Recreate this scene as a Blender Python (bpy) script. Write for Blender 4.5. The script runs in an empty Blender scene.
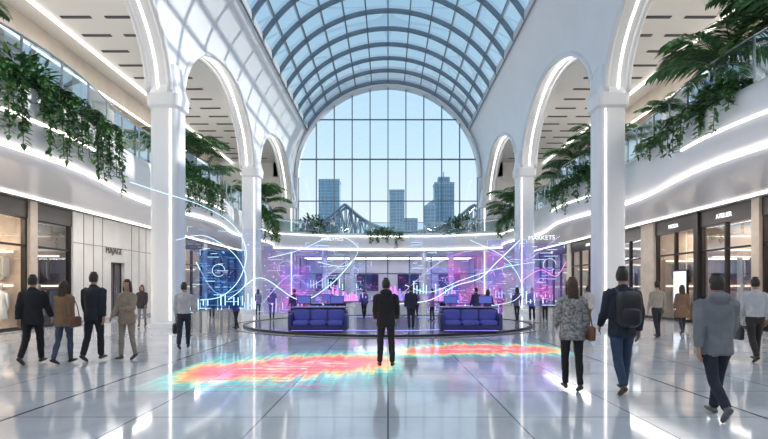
import bpy, bmesh, math, random
from math import sin, cos, pi, radians, sqrt, exp
from mathutils import Vector, Matrix, noise, Euler
from mathutils.bvhtree import BVHTree
random.seed(7)
SC = bpy.context.scene
COL = SC.collection
F = 500.0; VX = 388.0; HY = 288.0; EYE = 1.6
def W(px, d): return (px-VX)/F*d
def Zp(py, d): return EYE+(HY-py)/F*d

# ------------------------------------------------------------------ materials
def newmat(name):
    m = bpy.data.materials.new(name); m.use_nodes = True
    nt = m.node_tree; nt.nodes.clear()
    o = nt.nodes.new('ShaderNodeOutputMaterial')
    return m, nt, o
def P(name, col, rough=.5, metal=0, emis=None, es=0, nscale=0, namt=.1, bump=0, bscale=20, coat=0, sub=0):
    m, nt, o = newmat(name)
    b = nt.nodes.new('ShaderNodeBsdfPrincipled')
    b.inputs['Base Color'].default_value = (*col, 1)
    b.inputs['Roughness'].default_value = rough
    b.inputs['Metallic'].default_value = metal
    if coat: b.inputs['Coat Weight'].default_value = coat
    if emis:
        b.inputs['Emission Color'].default_value = (*emis, 1)
        b.inputs['Emission Strength'].default_value = es
    tc = nt.nodes.new('ShaderNodeTexCoord')
    if nscale:
        n = nt.nodes.new('ShaderNodeTexNoise'); n.inputs['Scale'].default_value = nscale
        n.inputs['Detail'].default_value = 4
        r = nt.nodes.new('ShaderNodeValToRGB')
        r.color_ramp.elements[0].position = .3; r.color_ramp.elements[1].position = .7
        r.color_ramp.elements[0].color = (*[max(0, c*(1-namt)) for c in col], 1)
        r.color_ramp.elements[1].color = (*[min(1, c*(1+namt)) for c in col], 1)
        nt.links.new(tc.outputs['Object'], n.inputs['Vector'])
        nt.links.new(n.outputs['Fac'], r.inputs['Fac'])
        nt.links.new(r.outputs['Color'], b.inputs['Base Color'])
    if bump:
        n = nt.nodes.new('ShaderNodeTexNoise'); n.inputs['Scale'].default_value = bscale
        bp = nt.nodes.new('ShaderNodeBump'); bp.inputs['Strength'].default_value = bump
        nt.links.new(tc.outputs['Object'], n.inputs['Vector'])
        nt.links.new(n.outputs['Fac'], bp.inputs['Height'])
        nt.links.new(bp.outputs['Normal'], b.inputs['Normal'])
    nt.links.new(b.outputs[0], o.inputs[0])
    return m
def EM(name, col, s):
    m, nt, o = newmat(name)
    e = nt.nodes.new('ShaderNodeEmission'); e.inputs[0].default_value = (*col, 1); e.inputs[1].default_value = s
    nt.links.new(e.outputs[0], o.inputs[0]); return m
def GL(name, tint, refl=.08, rough=0.0):
    m, nt, o = newmat(name)
    t = nt.nodes.new('ShaderNodeBsdfTransparent'); t.inputs[0].default_value = (*tint, 1)
    g = nt.nodes.new('ShaderNodeBsdfGlossy'); g.inputs['Roughness'].default_value = rough
    g.inputs[0].default_value = (.9, .95, 1, 1)
    x = nt.nodes.new('ShaderNodeMixShader')
    lw = nt.nodes.new('ShaderNodeLayerWeight'); lw.inputs['Blend'].default_value = .25
    mu = nt.nodes.new('ShaderNodeMath'); mu.operation = 'MULTIPLY_ADD'
    mu.inputs[1].default_value = .35; mu.inputs[2].default_value = refl
    nt.links.new(lw.outputs['Fresnel'], mu.inputs[0]); nt.links.new(mu.outputs[0], x.inputs[0])
    nt.links.new(t.outputs[0], x.inputs[1]); nt.links.new(g.outputs[0], x.inputs[2])
    nt.links.new(x.outputs[0], o.inputs[0]); return m

M_white = P('white_plaster', (.84, .85, .87), .38, nscale=.6, namt=.025)
M_white2 = P('white_gloss_panel', (.84, .85, .87), .22)
M_led = EM('led_warm_white', (1, .94, .86), 3.4)
M_steel = P('vault_steel', (.18, .23, .28), .4, .2)
M_mull = P('mullion_paint', (.14, .19, .25), .45, .2)
M_dark = P('dark_bronze', (.04, .036, .035), .35, .5)
M_beige = P('beige_stone', (.50, .42, .35), .5, nscale=2, namt=.12)
M_lstone = P('light_stone', (.66, .63, .59), .45, nscale=1.2, namt=.08)
M_ustone = P('upper_wall_stone', (.55, .49, .43), .5, nscale=1.2, namt=.1)
M_chrome = P('brushed_steel', (.6, .62, .65), .25, .9)
M_vglass = GL('vault_glass', (.95, .98, 1), .02)
M_wglass = GL('window_glass', (.96, .98, 1), .02)
M_rglass = GL('railing_glass', (.56, .76, .81), .15)
M_sglass = GL('shop_glass', (.88, .89, .90), .05)
M_dglass = GL('shop_glass_dark', (.58, .59, .62), .10)
M_slot = P('ceiling_slot', (.06, .06, .07), .6)
M_ceil = P('ceiling_white', (.78, .78, .78), .6)
M_soil = P('soil', (.05, .035, .02), .9)

def tile_floor():
    m, nt, o = newmat('polished_tile')
    N = nt.nodes.new; L = nt.links.new
    tc = N('ShaderNodeTexCoord')
    br = N('ShaderNodeTexBrick'); br.offset = 0; br.squash = 1
    br.inputs['Scale'].default_value = 1
    br.inputs['Brick Width'].default_value = 1.55; br.inputs['Row Height'].default_value = 1.55
    br.inputs['Mortar Size'].default_value = .012
    br.inputs['Mortar Smooth'].default_value = .1
    br.inputs['Color1'].default_value = (.56, .585, .62, 1); br.inputs['Color2'].default_value = (.61, .635, .665, 1)
    br.inputs['Mortar'].default_value = (.20, .22, .25, 1)
    L(tc.outputs['Object'], br.inputs['Vector'])
    n = N('ShaderNodeTexNoise'); n.inputs['Scale'].default_value = .9; n.inputs['Detail'].default_value = 7
    n.inputs['Distortion'].default_value = 1.2
    L(tc.outputs['Object'], n.inputs['Vector'])
    r = N('ShaderNodeValToRGB'); r.color_ramp.elements[0].color = (.82, .83, .85, 1); r.color_ramp.elements[0].position = .3
    r.color_ramp.elements[1].position = .62
    L(n.outputs['Fac'], r.inputs[0])
    mx = N('ShaderNodeMix'); mx.data_type = 'RGBA'; mx.blend_type = 'MULTIPLY'; mx.inputs['Factor'].default_value = 1
    L(br.outputs['Color'], mx.inputs[6]); L(r.outputs[0], mx.inputs[7])
    b = N('ShaderNodeBsdfPrincipled')
    L(mx.outputs[2], b.inputs['Base Color'])
    b.inputs['Roughness'].default_value = .075
    b.inputs['IOR'].default_value = 1.75
    L(b.outputs[0], o.inputs[0]); return m
M_floor = tile_floor()

def facade(name, c1, c2, mort, w, h, em=.0):
    m, nt, o = newmat(name); N = nt.nodes.new; L = nt.links.new
    tc = N('ShaderNodeTexCoord'); sp = N('ShaderNodeSeparateXYZ'); cb = N('ShaderNodeCombineXYZ')
    ad = N('ShaderNodeMath'); ad.operation = 'ADD'
    L(tc.outputs['Object'], sp.inputs[0]); L(sp.outputs[0], ad.inputs[0]); L(sp.outputs[1], ad.inputs[1])
    L(ad.outputs[0], cb.inputs[0]); L(sp.outputs[2], cb.inputs[1])
    br = N('ShaderNodeTexBrick'); br.offset = 0
    br.inputs['Scale'].default_value = 1; br.inputs['Brick Width'].default_value = w; br.inputs['Row Height'].default_value = h
    br.inputs['Mortar Size'].default_value = h*.12
    br.inputs['Color1'].default_value = (*c1, 1); br.inputs['Color2'].default_value = (*c2, 1); br.inputs['Mortar'].default_value = (*mort, 1)
    L(cb.outputs[0], br.inputs['Vector'])
    b = N('ShaderNodeBsdfPrincipled'); b.inputs['Roughness'].default_value = .4
    L(br.outputs['Color'], b.inputs['Base Color']); L(b.outputs[0], o.inputs[0]); return m
M_tw1 = facade('tower_haze_blue', (.14, .30, .44), (.20, .38, .52), (.32, .46, .58), 5, 4)  # distance haze is put into the bluish tower colours
M_tw2 = facade('tower_haze_pale', (.24, .38, .48), (.30, .44, .54), (.48, .58, .66), 4, 4)
M_tw3 = facade('tower_haze_slate', (.10, .21, .33), (.16, .28, .4), (.26, .38, .48), 6, 5)

def holo(name, cA, cB, s, bw, rh, base=.25, nsc=.8, tint=(.62, .66, .85)):
    m, nt, o = newmat(name); N = nt.nodes.new; L = nt.links.new
    tc = N('ShaderNodeTexCoord')
    br = N('ShaderNodeTexBrick'); br.offset = .37; br.inputs['Scale'].default_value = 1
    br.inputs['Brick Width'].default_value = bw; br.inputs['Row Height'].default_value = rh
    br.inputs['Mortar Size'].default_value = rh*.28; br.inputs['Mortar Smooth'].default_value = 0
    br.inputs['Color1'].default_value = (0, 0, 0, 1); br.inputs['Color2'].default_value = (1, 1, 1, 1)
    br.inputs['Mortar'].default_value = (0, 0, 0, 1); br.inputs['Bias'].default_value = -.1
    L(tc.outputs['Object'], br.inputs['Vector'])
    n = N('ShaderNodeTexNoise'); n.inputs['Scale'].default_value = nsc; n.inputs['Detail'].default_value = 3
    L(tc.outputs['Object'], n.inputs['Vector'])
    r = N('ShaderNodeValToRGB'); e = r.color_ramp.elements
    e[0].position = .38; e[0].color = (*cA, 1); e[1].position = .62; e[1].color = (*cB, 1)
    L(n.outputs['Fac'], r.inputs[0])
    mu = N('ShaderNodeMath'); mu.operation = 'MULTIPLY_ADD'; mu.inputs[1].default_value = s; mu.inputs[2].default_value = base
    pw = N('ShaderNodeMath'); pw.operation = 'POWER'; pw.inputs[1].default_value = 2.2
    L(br.outputs['Color'], pw.inputs[0]); 
    rn = N('ShaderNodeMath'); rn.operation = 'MULTIPLY'
    n2 = N('ShaderNodeTexNoise'); n2.inputs['Scale'].default_value = 1.7
    L(tc.outputs['Object'], n2.inputs['Vector'])
    gt = N('ShaderNodeMath'); gt.operation = 'GREATER_THAN'; gt.inputs[1].default_value = .48
    L(n2.outputs['Fac'], gt.inputs[0]); L(pw.outputs[0], rn.inputs[0]); L(gt.outputs[0], rn.inputs[1])
    L(rn.outputs[0], mu.inputs[0])
    em = N('ShaderNodeEmission'); L(r.outputs[0], em.inputs[0]); L(mu.outputs[0], em.inputs[1])
    tr = N('ShaderNodeBsdfTransparent'); tr.inputs[0].default_value = (*tint, 1)
    ad = N('ShaderNodeAddShader'); L(em.outputs[0], ad.inputs[0]); L(tr.outputs[0], ad.inputs[1])
    L(ad.outputs[0], o.inputs[0]); return m
M_hblue = holo('hologram_blue', (.02, .10, .45), (.05, .28, .8), 1.1, .22, .09, .14, tint=(.24, .32, .52))
M_hviol = holo('hologram_violet', (.12, .20, .8), (.50, .24, .85), .55, .24, .11, .16, tint=(.64, .66, .86))
M_hpink = holo('hologram_pink', (.18, .18, .8), (.95, .16, .6), .75, .2, .10, .26, tint=(.62, .60, .83))
M_hpale = holo('hologram_pale', (.15, .40, .9), (.35, .42, 1), .4, .3, .13, .04, tint=(.88, .91, .98))
M_hline = EM('hologram_line', (.55, .86, 1), 1.6)
M_hlinep = EM('hologram_line_violet', (.6, .5, 1), 1.3)
M_hdot = EM('hologram_point_pink', (1, .25, .7), 1.6)

# ------------------------------------------------------------------ mesh builder
class MB:
    def __init__(s): s.v = []; s.f = []; s.m = []
    def add(s, vs, fs, mi=0):
        o = len(s.v); s.v += [tuple(v) for v in vs]
        for f in fs: s.f.append(tuple(i+o for i in f)); s.m.append(mi)
    def box(s, x0, x1, y0, y1, z0, z1, mi=0):
        if x0 > x1: x0, x1 = x1, x0
        s.add([(x0,y0,z0),(x1,y0,z0),(x1,y1,z0),(x0,y1,z0),(x0,y0,z1),(x1,y0,z1),(x1,y1,z1),(x0,y1,z1)],
              [(0,3,2,1),(4,5,6,7),(0,1,5,4),(1,2,6,5),(2,3,7,6),(3,0,4,7)], mi)
    def grid(s, rows, mi=0, close_u=False, close_v=False):
        n = len(rows); k = len(rows[0]); fs = []
        for i in range(n-1 + (1 if close_v else 0)):
            for j in range(k-1 + (1 if close_u else 0)):
                a = i*k+j; b = i*k+(j+1) % k; c = ((i+1) % n)*k+(j+1) % k; d = ((i+1) % n)*k+j
                fs.append((a, b, c, d))
        s.add([p for r in rows for p in r], fs, mi)
    def tube(s, path, rad, n=10, mi=0, ref=(1, 0, 0), cap=True):
        path = [Vector(p) for p in path]; rows = []
        K = len(path)
        for i, p in enumerate(path):
            t = (path[min(i+1, K-1)]-path[max(i-1, 0)]).normalized()
            u = Vector(ref) - t*t.dot(Vector(ref))
            if u.length < 1e-3: u = Vector((0, 1, 0)) - t*t.y
            u.normalize(); w = t.cross(u)
            r = rad[i] if isinstance(rad, list) else rad
            a, b = r if isinstance(r, (list, tuple)) else (r, r)
            rows.append([p+u*a*cos(2*pi*j/n)+w*b*sin(2*pi*j/n) for j in range(n)])
        o = len(s.v)
        s.grid(rows, mi, close_u=True)
        if cap:
            s.f.append(tuple(o+j for j in range(n))[::-1]); s.m.append(mi)
            s.f.append(tuple(o+(K-1)*n+j for j in range(n))); s.m.append(mi)
    def sup(s, c, r, e=1.0, n=14, k=10, mi=0, rot=None):
        # superellipsoid
        def sg(x, p): return math.copysign(abs(x)**p, x)
        rows = []
        for i in range(k+1):
            ph = -pi/2+pi*i/k; row = []
            for j in range(n):
                th = 2*pi*j/n
                p = Vector((r[0]*sg(cos(ph), e)*sg(cos(th), e), r[1]*sg(cos(ph), e)*sg(sin(th), e), r[2]*sg(sin(ph), e)))
                if rot is not None: p = rot @ p
                row.append(p+Vector(c))
            rows.append(row)
        s.grid(rows, mi, close_u=True)
    def obj(s, name, mats, smooth=False, parent=None, loc=None, rot=None, merge=False):
        me = bpy.data.meshes.new(name); me.from_pydata(s.v, [], s.f)
        for m in mats: me.materials.append(m)
        me.polygons.foreach_set('material_index', s.m)
        me.update()
        bm = bmesh.new(); bm.from_mesh(me)
        if merge: bmesh.ops.remove_doubles(bm, verts=bm.verts, dist=1e-5)
        bmesh.ops.recalc_face_normals(bm, faces=bm.faces)
        bm.to_mesh(me); bm.free()
        if smooth:
            me.polygons.foreach_set('use_smooth', [True]*len(me.polygons))
        ob = bpy.data.objects.new(name, me); COL.objects.link(ob)
        if parent: ob.parent = parent
        if loc: ob.location = loc
        if rot: ob.rotation_euler = rot
        return ob
def empty(name, loc=(0, 0, 0)):
    e = bpy.data.objects.new(name, None); e.location = loc; COL.objects.link(e); return e
def text(name, body, size, loc, rot, mat, parent=None, ext=.01):
    c = bpy.data.curves.new(name, 'FONT'); c.body = body; c.size = size; c.extrude = ext
    c.align_x = 'CENTER'; c.align_y = 'CENTER'; c.materials.append(mat)
    o = bpy.data.objects.new(name, c); COL.objects.link(o); o.location = loc; o.rotation_euler = rot
    if parent: o.parent = parent
    return o
def area(name, loc, rot, sx, sy, e, col=(1, 1, 1), par=None):
    l = bpy.data.lights.new(name, 'AREA'); l.shape = 'RECTANGLE'; l.size = sx; l.size_y = sy; l.energy = e; l.color = col
    o = bpy.data.objects.new(name, l); COL.objects.link(o); o.location = loc; o.rotation_euler = rot
    if par: o.parent = par
    return o

# ------------------------------------------------------------------ shell
YA, YB = -20.0, 46.2
COLY = [-17, -4.5, 8.0, 20.5, 33.0, 45.5]
R = 8.7; TH = .9; Z0 = 11.9; SPR = 9.4; RISE = 3.9; A0 = radians(30)
b = MB(); b.box(-18, 18, YA, 51, -.3, 0); b.obj('floor', [M_floor])

def bayarch(y):
    # bottom height of the wall at y
    best = SPR
    for c0, c1 in zip([-29.5]+COLY, COLY+[58]):
        if c0 <= y <= c1:
            mid = (c0+c1)/2; h = (c1-c0)/2-.6; t = (y-mid)/h
            if abs(t) < 1: best = SPR+RISE*sqrt(1-t*t)
    return best
def ysamples():
    ys = []
    for c0, c1 in zip([-29.5]+COLY, COLY+[58]):
        mid = (c0+c1)/2; h = (c1-c0)/2-.6
        for i in range(41):
            t = -cos(pi*i/40); ys.append(mid+h*t)
    ys = [y for y in ys if YA < y < YB]
    return [YA]+ys+[YB]
YS = ysamples()
def prof(zb, off):
    pts = []; K = 14
    L1 = max(0, Z0-zb); a_start = 0 if zb <= Z0 else math.asin(min(.99, (zb-Z0)/R))
    L2 = (A0-a_start)*R; T = L1+L2
    for i in range(K+1):
        l = T*i/K
        if l < L1: pts.append((R+off, zb+l))
        else:
            a = a_start+(l-L1)/R
            pts.append(((R+off)*cos(a), Z0+(R+off)*sin(a)))
    return pts
for s, nm in ((-1, 'left'), (1, 'right')):
    b = MB(); inn = []; out = []
    for y in YS:
        zb = bayarch(y)
        inn.append([(s*x, y, z) for x, z in prof(zb, 0)])
        out.append([(s*x, y, z) for x, z in prof(zb, TH)])
    b.grid(inn); b.grid(out)
    b.grid([[a[0], c[0]] for a, c in zip(inn, out)])
    b.grid([[a[-1], c[-1]] for a, c in zip(inn, out)])
    b.obj('wall_arcade_'+nm, [M_white])
    # archivolt mouldings + LED in each arch
    b = MB()
    for c0, c1 in zip(COLY[:-1], COLY[1:]):
        mid = (c0+c1)/2; h = (c1-c0)/2-.6
        def arcpts(xoff, dr):
            pts = []
            for i in range(49):
                t = pi*i/48; y = mid-(h-dr)*cos(t); z = SPR+(RISE-dr)*sin(t)
                xx = R+xoff if z < Z0 else sqrt(max(0, R*R-(z-Z0)**2))+xoff
                pts.append((s*xx, y, z))
            return pts
        b.tube(arcpts(-.02, 0), .12, 8, 0)
        b.tube(arcpts(.46, .0), .05, 6, 1)
        b.tube(arcpts(TH-.05, .0), .12, 8, 0)
    b.obj('trim_arch_'+nm, [M_white2, M_led], smooth=True)
    # curb at vault springing
    b = MB()
    cx, cz = R*cos(A0), Z0+R*sin(A0)
    b.box(s*(cx-.15), s*(cx+.75), YA, YB, cz-.05, cz+.35)
    b.obj('trim_vault_curb_'+nm, [M_white2])
    # columns
    for y in COLY:
        b = MB(); x = s*9.0
        def sect(r, z, k=24, e=.42):
            row = []
            for j in range(k):
                th = 2*pi*(j+.5)/k
                row.append((x+r*math.copysign(abs(cos(th))**e, cos(th)), y+r*math.copysign(abs(sin(th))**e, sin(th)), z))
            return row
        zs = [(0, .64), (.18, .64), (.22, .56), (SPR-.6, .56), (SPR-.5, .66), (SPR-.05, .70), (SPR+.25, .60), (SPR+1.2, .46)]
        b.grid([sect(r, z) for z, r in zs], 0, close_u=True)
        b.box(x-s*.32-.03, x-s*.32+.03, y-.58, y-.54, .3, SPR-.65, 1)
        b.obj('column', [M_white2, M_led])

# glass vault
sky_e = empty('skylight')
b = MB(); rows = []
NS = 12
angs = [A0+(pi-2*A0)*i/NS for i in range(NS+1)]
for y in (YA, YB): rows.append([(R*1.01*cos(a), y, Z0+R*1.01*sin(a)) for a in [A0+(pi-2*A0)*i/48 for i in range(49)]])
b.grid(rows); b.obj('glass', [M_vglass], smooth=True, parent=sky_e)
b = MB()
RS = 2.35
ny = int((YB-YA)/RS)
for i in range(ny+1):
    y = YB-.2-i*RS
    pr = []
    for a in [A0+(pi-2*A0)*k/40 for k in range(41)]:
        pr.append([(r*cos(a), y+dy, Z0+r*sin(a)) for r, dy in ((R-.16, -.06), (R-.16, .06), (R+.14, .06), (R+.14, -.06))])
    b.grid(pr, 0, close_u=True)
for a in angs:
    rows = []
    for y in (YA, YB):
        c, s_ = cos(a), sin(a); t = Vector((-s_, 0, c)); n = Vector((c, 0, s_)); o0 = Vector((0, y, Z0))
        rows.append([o0+n*r+t*w for r, w in ((R-.12, -.04), (R-.12, .04), (R+.12, .04), (R+.12, -.04))])
    b.grid(rows, 0, close_u=True)
b.obj('frame', [M_steel], parent=sky_e)

# end walls
def endwall(yw, nm, sign):
    b = MB(); RW = 8.35; RO = 10.2
    y0, y1 = yw, yw+sign*.9
    ya, yb = min(y0, y1), max(y0, y1)
    pr = []
    for k in range(65):
        a = pi*k/64
        pr.append([(RW*cos(a), ya, Z0+RW*sin(a)), (RO*cos(a), ya, Z0+RO*sin(a)), (RO*cos(a), yb, Z0+RO*sin(a)), (RW*cos(a), yb, Z0+RW*sin(a))])
    b.grid(pr, 0, close_u=True)
    for s in (-1, 1):
        b.box(s*RW, s*10.2, ya, yb, 0, Z0)
        b.box(s*10.2, s*16, ya, yb, 0, 13.6)
        b.box(s*10.0, s*10.6, ya, yb, Z0, 13.6)
    b.box(-RW, RW, ya, yb, 4.6, 6.3)
    b.obj('wall_'+nm, [M_white])
    # window
    b = MB(); g = MB(); ym = (ya+yb)/2
    N = 10
    for i in range(N+1):
        x = -RW+2*RW*i/N
        zt = Z0+sqrt(max(0, RW*RW-x*x))
        w = .045
        b.box(x-w, x+w, ym-.12, ym+.12, 6.3, zt)
    for z, w in ((6.45, .1), (9.7, .035), (13.6, .05), (17.3, .035)):
        hx = RW if z < Z0 else sqrt(RW*RW-(z-Z0)**2)
        b.box(-hx, hx, ym-.1, ym+.1, z-w, z+w)
    pts = [(RW, ym, 6.3)]+[(RW*cos(pi*k/48), ym, Z0+RW*sin(pi*k/48)) for k in range(49)]+[(-RW, ym, 6.3)]
    g.add(pts, [tuple(range(len(pts)))])
    e = empty('window_1' if nm == 'back' else 'window_2')
    b.obj('mullions', [M_mull], parent=e); g.obj('pane', [M_wglass], parent=e)
    t = MB(); t.tube([(8.5*cos(pi*k/64), y0-sign*.02, Z0+8.5*sin(pi*k/64)) for k in range(65)], .14, 8)
    t.obj('trim_window_'+nm, [M_white2], smooth=True)
endwall(YB, 'back', 1)
endwall(YA-.9, 'front', 1)
# ground-floor end shop behind the back wall
M_media = holo('media_wall_violet', (.08, .14, .5), (.4, .15, .5), .55, .5, .3, .16, 1.0, (.05, .05, .1))
M_endw = P('end_shop_wall', (.42, .43, .52), .4)
e = empty('concourse_shop'); b = MB()
b.box(-8.3, 8.3, 50.5, 50.8, 0, 4.55, 0); b.box(-8.3, 8.3, 47.15, 50.8, 4.5, 4.58, 0)
b.box(-8.5, -8.3, 47.15, 50.8, 0, 4.55, 0); b.box(8.3, 8.5, 47.15, 50.8, 0, 4.55, 0)
for i in range(9): b.box(-8.3+i*2.055, -8.2+i*2.055, 47.15, 47.3, 0, 4.5, 1)
b.box(-8.3, 8.3, 47.15, 47.3, 2.9, 3.0, 1)
for yy in (48.0, 49.4): b.box(-8, 8, yy, yy+.12, 4.42, 4.5, 2)
b.obj('shell', [M_endw, M_mull, M_led], parent=e)
for i in (0, 1, 2, 3):
    b = MB(); b.add([(-1.1, -.9, 0), (1.1, -.9, 0), (1.1, .9, 0), (-1.1, .9, 0)], [(0, 1, 2, 3)]); b.obj('media_wall', [M_media], parent=e, loc=(-6.2+i*4.13, 50.45, 2.2), rot=(pi/2, 0, 0))
area('shop_fill', (0, 48.8, 4.4), (0, 0, 0), 14, .3, 200, (.85, .87, 1), e)  # added area light, no fixture modelled here
b2 = MB(); b2.box(-8.35, 8.35, YA-.9, YA-.3, 0, 4.6); b2.obj('wall_front_lower', [M_lstone])

# ------------------------------------------------------------------ balconies
def bump(y): return sin(pi*(y-8)/12.5)**2
def xf(y): return 9.95-.75*bump(y)
BY = [YA+i*.5 for i in range(int((YB-YA)/.5)+1)]+[YB]
PROF = [(3.6, 5.0), (1.6, 5.0), (.75, 5.0), (.4, 5.03), (.14, 5.13), (.02, 5.35), (-.03, 5.7), (-.03, 6.3), (.0, 6.6), (.06, 6.8), (.18, 6.9), (.32, 6.93), (.42, 6.9), (.44, 6.75), (.95, 6.75), (.97, 6.9), (1.15, 6.9), (1.17, 6.3)]
for s, nm in ((-1, 'left'), (1, 'right')):
    e = empty('balcony_'+nm)
    b = MB()
    b.grid([[(s*(xf(y)+u if u < 3 else 13.5), y, z) for u, z in PROF] for y in BY], 0)
    b.obj('fascia', [M_white2], smooth=True, parent=e)
    b = MB(); b.grid([[(s*(xf(y)+u), y, 6.8) for u in (.43, .96)] for y in BY]); b.obj('planter_soil', [M_soil], parent=e)
    b = MB()
    b.tube([(s*(xf(y)+.02), y, 5.12) for y in BY], .05, 6, 0)
    b.tube([(s*13.3, y, 4.98) for y in (YA, YB)], .05, 6, 0)
    for c in COLY[:-1]:
        ys = [c+2.6+i*.4 for i in range(14)]
        b.tube([(s*(xf(y)-.04), y, 5.95) for y in ys], .04, 6, 0)
    b.obj('led_line', [M_led], parent=e)
    # glass rail
    g = MB(); g.grid([[(s*(xf(y)+.25), y, z) for z in (6.9, 8.15)] for y in BY]); g.obj('railing_glass', [M_rglass], parent=e)
    b = MB(); b.tube([(s*(xf(y)+.25), y, 8.17) for y in BY], .035, 8, 0)
    y = YA
    while y < YB:
        b.box(s*(xf(y)+.22), s*(xf(y)+.28), y-.02, y+.02, 6.9, 8.15); y += 1.5
    b.obj('handrail', [M_chrome], parent=e)
    b = MB(); b.box(s*11, s*15.6, YA, YB, 6.1, 6.3); b.box(s*13.4, s*16, YA, YB, 5.02, 5.1); b.obj('slab', [M_ceil], parent=e)
    # upper ceiling with slots
    b = MB(); b.box(s*9.4, s*15.8, YA, YB, 13.2, 13.5)
    b.obj('ceiling_upper_'+nm, [M_ceil])
    b = MB()
    y = YA+1
    while y < YB-1:
        b.box(s*10.8, s*12.1, y, y+.18, 13.17, 13.21, 0); b.box(s*12.7, s*14.0, y, y+.18, 13.17, 13.21, 0); y += 1.55
    b.box(s*14.35, s*14.45, YA, YB, 13.1, 13.2, 1)
    b.obj('ceiling_slots_'+nm, [M_slot, M_led])
    # upper shopfront wall
    b = MB(); b.box(s*15.5, s*15.8, YA, YB, 6.3, 13.3, 0)
    y = YA
    i = 0
    while y < YB-4:
        b.box(s*15.35, s*15.5, y, y+.5, 6.3, 11.6, 1)
        b.box(s*15.42, s*15.5, y+.5, y+4.2, 6.5, 9.6, 2 if i % 2 else 3)
        b.box(s*15.3, s*15.5, y+.5, y+4.2, 9.6, 9.75, 4)
        b.box(s*14.6, s*15.5, y, y+4.2, 11.4, 11.6, 1)
        b.box(s*14.55, s*14.6, y, y+4.2, 11.45, 11.53, 5)
        y += 4.2; i += 1
    b.obj('wall_upper_'+nm, [M_ustone, M_beige, EM('upper_shop_warm', (1, .74, .5), .6), P('upper_shop_dark', (.14, .12, .11), .25), M_dark, M_led])

# end balcony (curved)
e = empty('balcony_end')
XS = [-9.4+18.8*i/60 for i in range(61)]
def ye(x): return 43.6-2.6*(abs(x)/9.4)**2.2
PR2 = [(2.6, 4.75), (.6, 4.75), (.25, 4.78), (.05, 4.95), (0, 5.3), (0, 5.9), (.05, 6.2), (.15, 6.35), (.3, 6.35), (.32, 6.2), (.8, 6.2), (.82, 6.3), (2.7, 6.3)]
b = MB(); b.grid([[(x, min(46.2, ye(x)+u), z) for u, z in PR2] for x in XS]); b.obj('fascia', [M_white2], smooth=True, parent=e)
b = MB(); b.tube([(x, ye(x)-.02, 4.9) for x in XS], .05, 6, 0); b.tube([(x, ye(x)-.03, 6.1) for x in XS], .03, 6, 0); b.obj('led_line', [M_led], parent=e)
b = MB(); b.grid([[(x, ye(x)+.2, z) for z in (6.3, 7.3)] for x in XS]); b.obj('railing_glass', [M_rglass], parent=e)
b = MB(); b.tube([(x, ye(x)+.2, 7.32) for x in XS], .035, 6); b.obj('handrail', [M_chrome], parent=e)
for x in (-5.6, -3.2, 3.2, 5.6):
    b = MB(); b.tube([(x, 44.4, 0), (x, 44.4, 4.76)], .22, 20); b.tube([(x, 44.4, 0), (x, 44.4, .12)], .30, 20)
    b.obj('round_column', [M_white2], smooth=False)

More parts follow.
